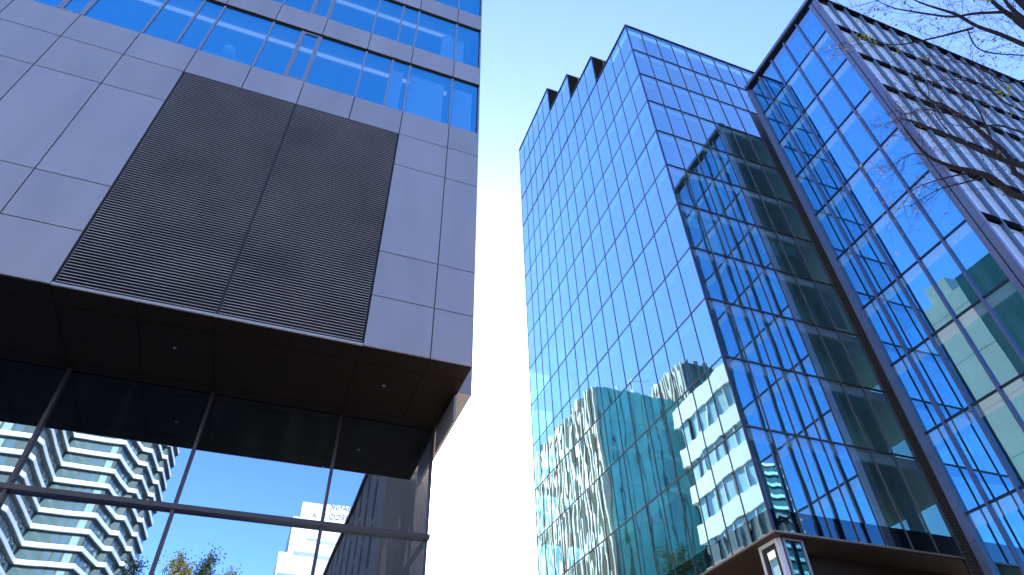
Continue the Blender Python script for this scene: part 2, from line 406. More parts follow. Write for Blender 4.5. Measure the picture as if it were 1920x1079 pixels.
# lobby below
YG = 12.73
zt, zt2 = 5.05, 2.5
lx = [x for x in XJ if -15 < x][1:-1]
lx = [0.91 + 2 * MOD * k for k in range(-6, 1)]
for i in range(len(lx)):
    x0 = lx[i]; x1 = lx[i + 1] if i + 1 < len(lx) else 3.0
    for z0, z1 in ((zt, 7.49), (zt2, zt), (-EYE, zt2)):
        MB().poly(*pane_x(x0, x1, YG, z0, z1, 0.0012)).build('lobby_window', G_LOB, A)
for x in lx: MB().box(x - 0.028, x + 0.028, YG - 0.09, YG + 0.10, -EYE, 7.488).build('mullion', BRONZE, A)
MB().box(2.945, 3.0, YG - 0.05, YG + 0.06, -EYE, 7.488).build('corner_post', BRONZE, A)
for z in (zt, zt2): MB().box(lx[0], 3.03, YG - 0.12, YG + 0.08, z - 0.045, z + 0.045).build('transom', BRONZE, A)
for y0, y1 in ((12.73, 14.3), (14.3, 16.0), (16.0, 18.0)):
    for z0, z1 in ((zt, 7.49), (-EYE, zt)):
        MB().poly((3.0, y1, z0), (3.0, y0, z0), (3.0, y0, z1), (3.0, y1, z1)).build('lobby_side_window', G_LOB, A)
for y in (14.3, 16.0): MB().box(2.96, 3.01, y - 0.03, y + 0.03, -EYE, 7.488).build('mullion', BRONZE, A)
MB().box(2.955, 3.02, YG + 0.1, 18.0, zt - 0.04, zt + 0.04).build('transom', BRONZE, A)
MB().box(-16.5, 2.95, 19.5, 19.7, -EYE, 7.5).build('lobby_wall', mat('lobby wall', (0.24, 0.17, 0.11), 0.8, var=0.2, vscale=0.5), A)
MB().box(-16.5, 3.0, 18.0, 18.2, -EYE, 7.49).build('lobby_partition', mat('lobby wall', (0.24, 0.17, 0.11)), A)
MB().tube([(2.78, 13.2, -EYE), (2.78, 15.8, 7.4)], [0.13, 0.13], 8).build('brace', WHITE, A)
MB().tube([(2.78, 15.9, 1.0), (2.78, 13.4, 7.4)], [0.11, 0.11], 8).build('brace', BRONZE, A)
MB().box(-16.5, 3.0, 20.0, 23.3, -EYE, 7.5).build('ground_floor_core', DARKW, A)

# things standing in the rooms
ly = 10.55; d_ = ray(428, 100); lX, lZ = d_.x * ly / d_.y, d_.z * ly / d_.y
lamp = thing('table_lamp', 'white drum shade lamp standing behind a blue office window of the grey building', 'lamp', lX, ly)
MB().cyl(lX, ly, lZ - 0.14, lZ + 0.16, 0.19, 22, 0.16).build('lamp_shade', LAMPM, lamp, True)
MB().cyl(lX, ly, lZ - 0.45, lZ - 0.145, 0.025).build('lamp_stem', FRAME_A, lamp); MB().cyl(lX, ly, lZ - 0.48, lZ - 0.452, 0.12).build('lamp_base', FRAME_A, lamp)
dk = thing('window_desk', 'pale desk top behind the blue window under the white drum lamp', 'desk', lX, ly + 0.1)
zt_ = lZ - 0.482
MB().box(lX - 0.5, lX + 0.5, ly - 0.2, ly + 0.5, zt_ - 0.04, zt_).build('desk_top', WHITE, dk)
for x in (lX - 0.45, lX + 0.45):
    for y in (ly - 0.15, ly + 0.45): MB().box(x - 0.02, x + 0.02, y - 0.02, y + 0.02, 15.03, zt_ - 0.041).build('leg', FRAME_A, dk)
for x, wd, nm in ((1.98, 0.42, 'left of the'), (2.38, 0.30, 'right of the')):
    b = MB(); n = 12; z0, z1 = 19.2, 20.75; r = wd / 2
    out = [(x - r, z0), (x + r, z0)] + [(x + r * math.cos(math.pi * k / n), z1 + r * math.sin(math.pi * k / n)) for k in range(n + 1)]
    i = len(b.v); m_ = len(out)
    b.v += [(px, 10.34, pz) for px, pz in out] + [(px, 10.40, pz) for px, pz in out]
    b.f += [tuple(range(m_)), tuple(reversed(range(m_, 2 * m_)))] + [(k, m_ + k, m_ + (k + 1) % m_, (k + 1) % m_) for k in range(m_)]
    o = b.build('arched_screen', LAMPM)
    tag(o, 'tall pale arched screen behind the second window row, the one ' + nm + ' corner mullion', 'screen')

# ================================================================== glass office building, middle
B = thing('glass_office_building', 'tall blue glass curtain wall office block with a stepped roofline, in the middle', 'building', 22.0, 30.0)
XB, YB = 17.64, 18.95
BX = [17.64 + 1.3425 * k for k in range(8)]            # 17.64 .. 27.04
BXT = BX + [28.38, 29.72, 31.06]
BY = [18.95, 20.29, 21.62, 22.95, 24.22, 25.76, 27.27, 28.70, 30.28, 31.77, 33.12, 34.67, 36.07, 37.55, 38.9, 40.25, 41.65]
ZB = [9.35, 13.8, 17.4, 20.95, 24.55, 28.15, 31.75, 35.35, 38.9, 42.45, 45.95, 49.72]
STEP = [(4, 54.1), (7, 58.5), (10, 62.95)]
ZSP = 10.2
sp, ss = [], []
def lv(i):                                              # storeys above module i on the west face
    z = list(ZB)
    for k, zz in STEP:
        if i >= k: z.append(zz)
    return z
T = 0.0022
for i in range(len(BY) - 1):
    z = lv(i)
    for k in range(len(z) - 1):
        z0 = z[k]
        if k == 0:
            sp.append((pane_y(XB, BY[i], BY[i + 1], z0 + 0.03, ZSP, T), G_BS)); z0 = ZSP
        sp.append((pane_y(XB, BY[i], BY[i + 1], z0, z[k + 1], T), rnd.choice((G_B, G_B, G_B2, G_B3))))
for i in range(len(BXT) - 1):
    for k in range(len(ZB) - 1):
        if i >= 7 and ZB[k] < 42: continue
        z0 = ZB[k]
        if k == 0:
            sp.append((pane_x(BXT[i], BXT[i + 1], YB, z0 + 0.03, ZSP, T), G_BS)); z0 = ZSP
        sp.append((pane_x(BXT[i], BXT[i + 1], YB, z0, ZB[k + 1] - 0.6, T), rnd.choice((G_R, G_R, G_R2))))
        ss.append((pane_x(BXT[i], BXT[i + 1], YB, ZB[k + 1] - 0.6, ZB[k + 1], 0.001), G_SP))
panes(sp, 'window_pane', B, 100); panes(ss, 'spandrel_pane', B, 100)
# profiles
for i, y in enumerate(BY[1:], 1):
    zt_ = lv(min(i, len(BY) - 2))[-1]
    MB().box(XB - 0.025, XB + 0.06, y - 0.019, y + 0.019, 9.35, zt_).build('mullion', MULL, B)
for i, x in enumerate(BXT[1:], 1):
    MB().box(x - 0.024, x + 0.024, YB - 0.035, YB + 0.06, 9.35 if i < 8 else 42.45, 49.72).build('mullion', MULL_L if False else MULL, B)
    MB().box(x - 0.010, x + 0.010, YB - 0.050, YB - 0.036, 9.36 if i < 8 else 42.46, 49.71).build('mullion_cap', MULL_L, B)
MB().box(XB - 0.06, XB + 0.03, YB - 0.06, YB + 0.03, 9.34, 49.75).build('corner_profile', NAVY, B)
for z in ZB[1:-1]:
    MB().box(XB - 0.022, XB + 0.05, YB + 0.031, BY[-1], z - 0.03, z + 0.03).build('transom', MULL, B)
    MB().box(XB + 0.031, BXT[7] if z < 42 else BXT[-1], YB - 0.04, YB + 0.05, z - 0.035, z + 0.035).build('transom', MULL, B)
for (k, zz), zl in zip(STEP, (49.72, 54.1, 58.5)):
    MB().box(XB - 0.04, XB + 0.05, BY[k], BY[-1], zl - 0.035, zl + 0.035).build('transom', MULL, B)
# roof copings, and the dark ends of the stepped roof screens
ks = [0] + [k for k, _ in STEP] + [len(BY) - 1]
zs = [49.72] + [z for _, z in STEP]
for j in range(4):
    MB().box(XB - 0.06, XB + 0.25, BY[ks[j]] - (0.06 if j == 0 else 0), BY[ks[j + 1]], zs[j], zs[j] + 0.16).build('roof_coping', DARKW, B)
for k, zz in STEP:
    MB().box(XB + 0.052, XB + 3.2, BY[k] - 0.02, BY[k] + 0.12, zz - 4.42, zz - 0.002).build('roof_screen', DARKGR, B)
    MB().box(XB - 0.05, XB + 0.051, BY[k] - 0.04, BY[k] + 0.03, zz - 4.3, zz).build('step_profile', NAVY, B)
    MB().box(XB + 0.26, XB + 3.2, BY[k] - 0.03, BY[k] + 0.12, zz, zz + 0.15).build('roof_coping', MULL_L, B)
    for q in (1.1, 2.1): MB().box(XB + q, XB + q + 0.05, BY[k] - 0.06, BY[k] - 0.021, zz - 4.3, zz - 0.05).build('screen_rail', MULL_L, B)
MB().box(XB + 0.251, BXT[-1], YB - 0.06, YB + 0.25, 49.72, 49.88).build('roof_coping', DARKW, B)
MB().box(XB + 0.4, 31.0, YB + 0.4, 41.4, 49.2, 49.45).build('roof', ROOFM, B)
MB().box(XB, 27.08, YB - 0.06, YB + 0.02, 9.29, 9.349).build('bottom_trim', MULL_L, B)
MB().box(XB - 0.06, XB + 0.02, YB - 0.06, BY[-1], 9.29, 9.348).build('bottom_trim', MULL_L, B)
MB().box(XB + 0.021, 31.0, YB + 0.021, 41.4, 9.25, 9.34).build('soffit', mat('brown soffit', (0.045, 0.024, 0.012), 0.6, 0.0, var=0.1, vscale=0.5), B)
# floors, ceilings, columns, blinds, core
for k, z in enumerate(ZB[:-1]):
    if k == 0: continue
    MB().box(XB + 0.25, 31.0, YB + 0.25, 41.35, z - 0.42, z - 0.05).build('floor_slab', CEIL, B)
    MB().box(XB + 0.10, XB + 0.24, YB + 0.10, 41.35, z - 0.62, z - 0.04).build('slab_edge', SLAB, B)
    MB().box(XB + 0.241, 31.0, YB + 0.10, YB + 0.24, z - 0.62, z - 0.04).build('slab_edge', SLAB, B)
for x in (18.9, 21.6, 24.3, 26.9): MB().cyl(x, 20.3, 9.36, 49.1, 0.28).build('column', COLM, B)
for y in (23.0, 27.3, 31.8, 36.0, 40.0): MB().cyl(18.95, y, 9.36, 49.1, 0.28).build('column', COLM, B)
MB().box(24.5, 29.0, 25.5, 36.0, 9.36, 49.1).build('building_core', CORE, B)
MB().poly((XB, 41.65, 9.35), (20.4, 41.65, 9.35), (20.4, 41.65, 31.75), (XB, 41.65, 31.75)).build('north_glazing', G_B, B)
MB().box(XB + 0.05, 21.5, 41.45, 41.64, 31.76, 62.9).build('north_wall', CORE, B)
MB().poly((20.41, 41.65, 9.35), (31.0, 41.65, 9.35), (31.0, 41.65, 49), (20.41, 41.65, 49)).build('north_glazing', G_B, B)
for (k0, k1), zz in zip(((4, 7), (7, 10), (10, 16)), (54.0, 58.4, 62.85)):
    MB().box(XB + 0.30, XB + 0.40, BY[k0] + 0.13, BY[k1] - (0.05 if k1 < 16 else 0.25), 49.5, zz).build('roof_screen_back', DARKGR, B)
MB().poly((31.06, YB, 9.35), (31.06, 41.65, 9.35), (31.06, 41.65, 49.7), (31.06, YB, 49.7)).build('east_glazing', G_B, B)
for i in range(7):
    for k in range(len(ZB) - 1):
        if rnd.random() < 0.33:
            h = rnd.choice((0.5, 0.9, 1.3, 2.4)); x0 = BX[i] + 0.06
            z0 = ZB[k + 1] - 0.66
            if z0 - h < ZSP: continue
            MB().box(x0, x0 + 1.22, YB + 0.28, YB + 0.29, z0 - h, z0).build('blind', BLIND, B)
# perforated strip beside the next building
b = MB(); z = 9.3
MB().box(27.10, 27.95, YB + 0.10, YB + 0.14, -EYE, 42.3).build('strip_backing', DARKW, B)
b.box(27.08, 27.13, YB - 0.02, YB + 0.06, 6.0, 42.3); b.box(27.93, 27.98, YB - 0.02, YB + 0.06, 6.0, 42.3)
zz = 6.0
while zz < 42.2:
    b.box(27.14, 27.92, YB + 0.0, YB + 0.05, zz, zz + 0.055); zz += 0.15
for x in (27.27, 27.41, 27.55, 27.69, 27.83): b.box(x - 0.018, x + 0.018, YB + 0.001, YB + 0.049, 6.0, 42.3)
b.build('perforated_strip', PERF, B)
# ground floor set back, with the framed corner case under the overhang
MB().box(20.3, 31.0, 21.2, 41.0, -EYE, 9.2).build('ground_floor_core', DARKW, B)
for k in range(6):
    MB().poly(*pane_x(20.2 + 1.3 * k, 21.5 + 1.3 * k, 20.6, -EYE, 8.4, 0.002)).build('shop_window', G_T, B)
    MB().box(20.17 + 1.3 * k, 20.23 + 1.3 * k, 20.54, 20.66, -EYE, 8.4).build('mullion', MULL, B)
MB().box(20.15, 28.0, 20.5, 20.7, 8.4, 9.24).build('fascia', mat('brown soffit', (0.1, 0.07, 0.05)), B)
MB().box(18.12, 19.0, 19.42, 20.25, -EYE, 9.24).build('corner_pier', DARKW, B)
def case(parent, pts, t):    # rectangular frame in a vertical plane: pts = (axis, const, a0, a1, z0, z1, depth)
    ax, cst, a0, a1, z0, z1, d = pts
    f = MB()
    for u0, u1, w0, w1 in ((a0, a0 + t, z0, z1), (a1 - t, a1, z0, z1), (a0 + t, a1 - t, z1 - t, z1), (a0 + t, a1 - t, z0, z0 + t)):
        if ax == 'x': f.box(cst, cst + d, u0, u1, w0, w1)
        else: f.box(u0, u1, cst, cst + d, w0, w1)
    return f
case(B, ('x', 17.90, 19.27, 20.37, -1.0, 9.23, 0.2), 0.13).build('case_frame', WHITE, B)
case(B, ('x', 17.93, 19.40, 20.24, -0.87, 9.10, 0.15), 0.16).build('case_inner_frame', DARKW, B)
MB().poly((17.97, 20.1, -0.8), (17.97, 19.5, -0.8), (17.97, 19.5, 9.0), (17.97, 20.1, 9.0)).build('case_glass', G_CASE, B)
case(B, ('y', 19.20, 18.14, 19.08, -1.0, 9.26, 0.2), 0.09).build('case_frame', FRAME_A, B)
MB().poly(*pane_x(18.2, 19.0, 19.25, -0.9, 9.2)).build('case_glass', G_T, B)
MB().box(17.98, 18.05, 19.21, 19.27, -EYE, 9.24).build('case_corner_bar', WHITE, B)

# ================================================================== finned office building, right
C = thing('finned_office_building', 'blue mirror glass office block with a broad metal frame and vertical fins, at the right', 'building', 35.0, 14.0)
XC, YC0, YC1 = 25.55, 10.06, 17.36
ZR = 42.45
cm = [16.05 - 1.345 * k for k in range(5)]
cm = [16.02, 14.68, 13.35, 11.98]
cz = [-EYE + 0.4, 3.1, 6.7, 10.25, 13.8, 17.38, 20.9, 24.45, 28.0, 31.55, 35.1, 38.6, ZR - 0.75]
sp, ss = [], []
ys = [YC1 - 0.35] + cm + [YC0 + 0.58]
for i in range(len(ys) - 1):
    for k in range(len(cz) - 1):
        sp.append((pane_y(XC + 0.09, ys[i + 1], ys[i], cz[k], cz[k + 1] - 0.62, 0.0016), G_C))
        ss.append((pane_y(XC + 0.09, ys[i + 1], ys[i], cz[k + 1] - 0.62, cz[k + 1], 0.001), G_SP))
NF, FM, X0 = 22, 1.30, 26.85
fz = [-EYE + 0.5, 3.2, 6.75, 10.2, 13.7, 17.2, 20.73, 24.28, 27.82, 31.28, 34.75, 38.25, ZR - 0.6]
fx = [XC + 0.12] + [X0 + FM * k for k in range(NF)]
for i in range(len(fx) - 1):
    for k in range(len(fz) - 1):
        sp.append((pane_x(fx[i], fx[i + 1], YC0 + 0.19, fz[k], fz[k + 1], 0.002), G_CF))
panes(sp, 'window_pane', C, 100); panes(ss, 'spandrel_pane', C, 100)
for y in cm: MB().box(XC - 0.03, XC + 0.12, y - 0.05, y + 0.05, -EYE, ZR - 0.7).build('mullion', CMULL, C)
for z in cz[1:-1]: MB().box(XC + 0.05, XC + 0.13, YC0 + 0.56, YC1 - 0.3, z - 0.045, z + 0.045).build('transom', CTRANS, C)
MB().box(XC + 0.06, XC + 0.14, YC0 + 0.56, YC1 - 0.3, ZR - 0.78, ZR - 0.30).build('head_recess', LEDGE, C)
MB().box(XC - 0.10, XC + 0.30, YC0 - 0.0, YC1 + 0.0, ZR - 0.28, ZR).build('roof_frame', CFRAME, C)
for k in range(12):
    z0 = -EYE + 3.6 * k; z1 = min(z0 + 3.59, ZR - 0.285)
    if z1 < z0: continue
    MB().box(XC - 0.10, XC + 0.30, YC1 - 0.34, YC1, z0 + 0.006, z1).build('frame_panel', CFRAME, C)
    MB().box(XC - 0.10, XC + 0.14, YC0 + 0.36, YC0 + 0.60, z0 + 0.006, z1).build('frame_panel', CFRAME, C)
    MB().box(XC - 0.10, XC + 0.10, YC0, YC0 + 0.31, z0 + 0.006, z1).build('frame_panel', CFRAME, C)
MB().box(XC - 0.06, XC + 0.09, YC0 + 0.02, YC0 + 0.55, -EYE, ZR - 0.3).build('frame_groove', LEDGE, C)
for k in range(NF): 
    x = X0 + FM * k
    f = MB().box(x - 0.03, x + 0.03, YC0, YC0 + 0.12, -EYE, ZR - 0.3).build('vertical_fin', FIN, C)
    MB().box(x - 0.05, x + 0.05, YC0 + 0.121, YC0 + 0.25, -EYE, ZR - 0.3).build('fin_base', CMULL, f)
for z in fz[1:-1]: MB().box(XC + 0.11, fx[-1], YC0 + 0.045, YC0 + 0.24, z - 0.20, z + 0.16).build('ledge', LEDGE, C)
MB().box(XC + 0.301, fx[-1], YC0 - 0.03, YC0 + 0.45, ZR - 0.26, ZR - 0.02).build('front_coping', LEDGE, C)
for k, z in enumerate(cz[1:-1]):
    MB().box(XC + 0.35, 54.0, YC0 + 0.75, YC1 - 0.4, z - 0.45, z - 0.08).build('floor_slab', CEIL, C)
    MB().box(XC + 0.15, XC + 0.34, YC0 + 0.62, YC1 - 0.36, z - 0.60, z - 0.05).build('slab_edge', SLAB, C)
MB().box(XC + 0.4, 54.0, YC0 + 0.8, YC1 - 0.4, ZR - 0.5, ZR - 0.32).build('roof', ROOFM, C)
MB().box(29.5, 54.0, YC0 + 3.0, YC1 - 0.36, -EYE, ZR - 0.6).build('building_core', CORE, C)
MB().box(XC + 0.31, 54.0, YC1 - 0.3, YC1 - 0.05, -EYE, ZR - 0.3).build('back_wall', DARKW, C)
for y in (12.0, 14.7): MB().cyl(26.9, y, -EYE, ZR - 0.6, 0.27).build('column', COLM, C)
MB().box(54.0, 54.3, YC0, YC1, -EYE, ZR).build('end_wall', CFRAME, C)

# ================================================================== places behind the camera that the glass mirrors
def fl(y): return 25.46 - y                # mirror depth (as seen in the lobby glass) to true Y
# balcony tower
KT = 1.2
plan = [(-60, 92), (-44.5, 92), (-41.8, 94), (-41.6, 101), (-34.6, 101), (-33.8, 103), (-33.8, 115), (-26.0, 115), (-24.6, 121.5), (-23.4, 121.6), (-22.7, 128.5), (-21.9, 128.6), (-21.2, 137), (-30, 150), (-60, 150)]
plan = [(x * KT, fl(y * KT)) for x, y in plan]
def inset(pl, d):
    n = len(pl); out = []
    for k in range(n):
        p0, p1, p2 = Vector(pl[k - 1]), Vector(pl[k]), Vector(pl[(k + 1) % n])
        e1 = (p1 - p0).normalized(); e2 = (p2 - p1).normalized()
        n1 = Vector((e1.y, -e1.x)); n2 = Vector((e2.y, -e2.x))
        bis = (n1 + n2); 
        if bis.length < 1e-4: bis = n1
        bis.normalize(); s = d / max(0.35, bis.dot(n1))
        q = p1 + bis * s; out.append((q.x, q.y))
    return out
area = sum(plan[k - 1][0] * plan[k][1] - plan[k][0] * plan[k - 1][1] for k in range(len(plan)))
SGN = -1 if area > 0 else 1               # inward side
TW = thing('balcony_tower', 'tall apartment tower with white zigzag balcony bands, mirrored in the lobby glass at lower left', 'building', -45, -110)
STH = 3.06; nst = 26
wall_in = inset(plan, 0.65 * SGN); glz = mat('tower window glass', (0.10, 0.16, 0.16), 0.12, 0.0, 0.8)
TW_D = mat('tower wall', (0.085, 0.115, 0.105), 0.7, var=0.3, vscale=0.2)
MB().prism(wall_in, -EYE, nst * STH).build('tower_wall', TW_D, TW)
SLABU = mat('grey balcony slab', (0.30, 0.31, 0.30), 0.8)
for k in range(1, nst + 1):
    z = k * STH - 1.0
    o = MB().prism(plan, z, z + 0.16).build('balcony', SLABU, TW)
    b = MB(); inn = inset(plan, 0.12 * SGN); n = len(plan)
    for q in range(n):
        a, c, d, e = plan[q], plan[(q + 1) % n], inn[(q + 1) % n], inn[q]
        b.prism([a, c, d, e], z + 0.161, z + 0.90)
    b.build('parapet', WHITE, o)
# windows and beige wall strips on the visible segments
cnt = 0
wb, bb, cb = MB(), MB(), MB()
for q in range(0, 12):
    a, c = Vector(wall_in[q]), Vector(wall_in[(q + 1) % len(plan)]); L = (c - a).length; e = (c - a) / L; nn = Vector((e.y, -e.x)) * -SGN
    if L < 3: continue
    k = 0.5
    while k + 1.4 < L:
        typ = rnd.random()
        for s in range(8, nst):
            z = s * STH - 0.55
            p0 = a + e * k + nn * 0.02; p1 = a + e * (k + 1.3) + nn * 0.02
            tgt = wb if typ < 0.55 else (bb if typ < 0.8 else cb)
            tgt.poly((p0.x, p0.y, z), (p1.x, p1.y, z), (p1.x, p1.y, z + 2.35), (p0.x, p0.y, z + 2.35))
        k += 1.75
kind(wb.build('window', glz, TW), 'stuff'); kind(bb.build('beige_panel', mat('beige panel', (0.27, 0.27, 0.22), 0.8), TW), 'stuff'); kind(cb.build('curtained_window', mat('curtain', (0.27, 0.38, 0.355), 0.8), TW), 'stuff')

# white bank tower with its lettering
BK = thing('white_office_tower', 'white stepped office tower with small dark lettering at its top, mirrored in the lobby glass', 'building', 10, -85)
yb = fl(110.0)
for x0, z1, dy in ((4.47, 47.6, 0.0), (3.5, 45.0, 0.5), (2.3, 38.8, 1.0)):
    MB().box(x0, 24, yb - 14 + dy, yb - dy * 0.02 + dy * 0.0, -EYE if x0 < 3 else 30, z1).build('tower_block', mat('white render', (0.72, 0.73, 0.69), 0.7, var=0.05, vscale=0.3), BK)
for z0, z1, x0 in ((41.1, 41.5, 6.0), (38.6, 39.2, 4.3), (35.2, 35.7, 2.5), (31.5, 32.1, 2.5), (28.0, 28.6, 2.5), (24, 24.7, 2.5), (20, 20.7, 2.5)):
    MB().box(x0, 23.8, yb + 0.002, yb + 0.05, z0, z1).build('window_ribbon', mat('ribbon window', (0.17, 0.24, 0.23), 0.25), BK)
def lettering(txt, px, py, h, parent):
    d = ray(px, py); t = 110.0 / d.y; x, z = d.x * t, d.z * t
    cu_ = bpy.data.curves.new('lettering', 'FONT'); cu_.body = txt; cu_.size = h; cu_.extrude = 0.04; cu_.align_x = 'CENTER'; cu_.align_y = 'CENTER'
    tmp = bpy.data.objects.new('lettering_curve', cu_); COL.objects.link(tmp)
    dg = bpy.context.evaluated_depsgraph_get(); me = bpy.data.meshes.new_from_object(tmp.evaluated_get(dg))
    bpy.data.objects.remove(tmp); me.materials.clear(); me.materials.append(mat('grey letters', (0.13, 0.13, 0.15), 0.6))
    o = bpy.data.objects.new('sign_lettering', me); COL.objects.link(o); o.parent = parent
    ox, oy, oz = ORG[parent.name]
    o.location = (x - ox, yb + 0.06 - oy, z - oz); o.rotation_euler = (math.pi / 2, 0, math.pi)
lettering('BANK', 637, 952, 1.35, BK)
lettering('RECO S  A', 620, 967, 1.25, BK)

# street block whose brown carries the lens flare's warm cast as colour
BR = thing('flare_tinted_building', 'dark building painted the brown of the sun flare, mirrored in the lobby glass beside the glazed corner', 'building', 14, -45)
MB().box(8.0, 30, fl(95), fl(50), -EYE, 30.06).build('wall', FLARE_BROWN, BR)
for k in range(9):
    y0 = fl(94 - 4.8 * k)
    for z in range(3, 28, 4):
        MB().box(7.97, 7.999, y0, y0 + 1.1, z, z + 3.4).build('window', mat('flare brown window', (0.07, 0.045, 0.03), 0.8, 0.0, 0.1), BR)
MB().box(7.7, 30, fl(95.2), fl(49.8), 30.07, 30.5).build('cornice', FLARE_BROWN, BR)

# finned block across the street (mirrored in the glass building)
D = thing('cream_finned_building', 'teal glass block with cream vertical fins, mirrored low in the blue glass building', 'building', -8, 75)
XD, YD, ZD = 2.5, 58.03, 44.2
MB().box(-22, XD - 0.5, YD + 0.1, 110, -EYE, ZD - 0.5).build('wall', mat('teal dark wall', (0.05, 0.10, 0.095), 0.5), D)
fb = MB(); y = YD + 0.2; k = 0
while y < 108:
    dz = 0.6 * ((k * 7) % 5) / 4
    fb.box(XD - 0.49, XD, y, y + 0.34, 0, ZD - 0.4 + dz); y += 0.95; k += 1
kind(fb.build('vertical_fin', CREAM, D), 'stuff')
for k in range(16):
    x1 = XD - 0.5 - 1.5 * k
    for z in range(0, 44, 4):
        MB().poly(*pane_x(x1 - 1.5, x1, YD, z, min(z + 3.9, ZD), 0.003)).build('window_pane', mat('brightened teal panel', (0.13, 0.52, 0.42), 0.3, 0, 0.5, var=0.35, vscale=0.8, stretch=(1, 1, 0.2)), D) if k < 9 and z > 16 else None  # teal brightened to stand in for interior light of the blue glass block
    MB().box(x1 - 0.05, x1 + 0.05, YD - 0.12, YD + 0.05, 0, ZD + 0.2).build('mullion', mat('teal profile', (0.10, 0.16, 0.15), 0.5), D)
for z in range(4, 44, 4): MB().box(-22, XD - 0.45, YD - 0.05, YD + 0.06, z - 0.5, z).build('floor_band', mat('teal band', (0.20, 0.55, 0.46), 0.6), D)
MB().box(-30, -9.7, 55.5, 66, -EYE, 48.3).build('tower_block', mat('teal dark wall', (0.05, 0.1, 0.095)), D)
for k in range(9): MB().box(-9.75, -9.2, 55.6 + 0.8 * k, 55.9 + 0.8 * k, 20, 48.6).build('tower_fin', CREAM, D)
for k in range(10): MB().box(-10.2 - 1.2 * k, -9.9 - 1.2 * k, 55.1, 55.49, 20, 48.5).build('tower_fin', mat('teal profile', (0.1, 0.16, 0.15)), D)
ae = MB().tube([(-4.5, 60, ZD - 0.6), (-4.5, 60, ZD + 3.4)], [0.06, 0.04], 6); ae.tube([(-4.5, 60, ZD + 2.8), (-7.5, 60, ZD + 3.6)], [0.04, 0.03], 6); ae.build('antenna', FRAME_A, D)

# white banded block behind the grey building
EB = thing('white_banded_building', 'white banded building with ribbon windows mirrored low at the corner of the glass block', 'building', -5, 37)
MB().box(-16, 2.1, 29.5, 43.4, -EYE, 31.5).build('wall', mat('pale wall', (0.5, 0.55, 0.53), 0.7), EB)
for z0, z1 in ((30.0, 31.8), (26.2, 27.8), (22.9, 24.4), (19.5, 21.0), (16.1, 17.5), (12.7, 14.0), (9.2, 10.6)):
    MB().box(-16.2, 2.5, 29.3, 43.8, z0, z1).build('white_band', WHITE, EB)
zz = [31.8, 30.0, 27.8, 26.2, 24.4, 22.9, 21.0, 19.5, 17.5, 16.1, 14.0, 12.7]
for z1, z0 in ((30.0, 27.8), (26.2, 24.4), (22.9, 21.0), (19.5, 17.5), (16.1, 14.0), (12.7, 10.6)):
    for k in range(10):
        y0 = 29.6 + 1.38 * k
        MB().poly((2.3, y0, z0), (2.3, y0 + 1.38, z0), (2.3, y0 + 1.38, z1), (2.3, y0, z1)).build('ribbon_window', mat('pale ribbon glass', (0.34, 0.62, 0.60), 0.25, 0, 0.4), EB)
        MB().box(2.25, 2.42, y0 - 0.05, y0 + 0.05, z0 + 0.001, z1 - 0.001).build('window_bar', WHITE if k % 3 else DARKW, EB)

# ------------------------------------------------------------------ autumn trees behind the camera
def leaf_tree(x, y, h, rad, leafm, label, seed, group=None):
    r = random.Random(seed)
    t = thing('autumn_tree', label, 'tree', x, y, group)
    tr = MB().tube([(x, y, -EYE), (x + 0.2, y, h * 0.3), (x - 0.1, y + 0.2, h * 0.7), (x, y, h - 1.0)], [0.32, 0.24, 0.12, 0.03], 8)
    br = []
    for k in range(46):
        zf = 0.3 + 0.68 * (k / 46.0); a = r.uniform(0, 6.283); L = rad * (1.15 - zf) * 1.6 * r.uniform(0.6, 1.1)
        z0 = h * zf - 0.6
        e = (x + L * math.cos(a), y + L * math.sin(a), min(h, z0 + L * 1.5 * r.uniform(0.7, 1.2)))
        m_ = (x + L * 0.5 * math.cos(a), y + L * 0.5 * math.sin(a), z0 + (e[2] - z0) * 0.35)
        tr.tube([(x, y, z0), m_, e], [0.06, 0.04, 0.012], 5); br.append((m_, e))
    tr.build('trunk', BARK, t)
    lf = MB()
    for m_, e in br:
        for q in range(150):
            u = r.random() ** 0.7; s = 0.25 + 0.5 * u
            p = [m_[j] + (e[j] - m_[j]) * u + r.gauss(0, s * 0.55) for j in range(3)]
            a = Vector((r.gauss(0, 1), r.gauss(0, 1), r.gauss(0, 1))).normalized(); b2 = a.orthogonal().normalized()
            a *= 0.10; b2 *= 0.065; p = Vector(p)
            lf.poly(p - a, p + b2, p + a, p - b2)
    kind(lf.build('crown', leafm, t), 'stuff')
L_Y = mat('yellow leaves', (0.30, 0.24, 0.05), 0.8, var=0.4, vscale=2.0)
L_G = mat('dull green leaves', (0.085, 0.11, 0.045), 0.8, var=0.4, vscale=2.0)
L_D = mat('dark blue green leaves', (0.05, 0.085, 0.07), 0.8, var=0.4, vscale=2.0)
leaf_tree(-6.1, fl(60), 20.3, 2.0, L_Y, 'yellow autumn tree top mirrored at the bottom of the lobby glass, the fullest one', 3)
leaf_tree(-4.3, fl(61), 21.0, 1.5, L_G, 'slim green tree top mirrored in the lobby glass, the tallest one', 4)
leaf_tree(-0.2, 51.0, 22.5, 3.2, mat('fresh green leaves', (0.10, 0.19, 0.07), 0.7, var=0.5, vscale=1.5), 'leafy green tree mirrored low in the teal part of the glass building', 9)
leaf_tree(-2.4, fl(62), 20.2, 1.4, L_Y, 'thin yellowish tree top mirrored in the lobby glass nearest the white tower', 5)
leaf_tree(-9.4, fl(60), 19.6, 1.6, L_D, 'sparse dark tree top mirrored in the lobby glass next to the balcony tower', 6)

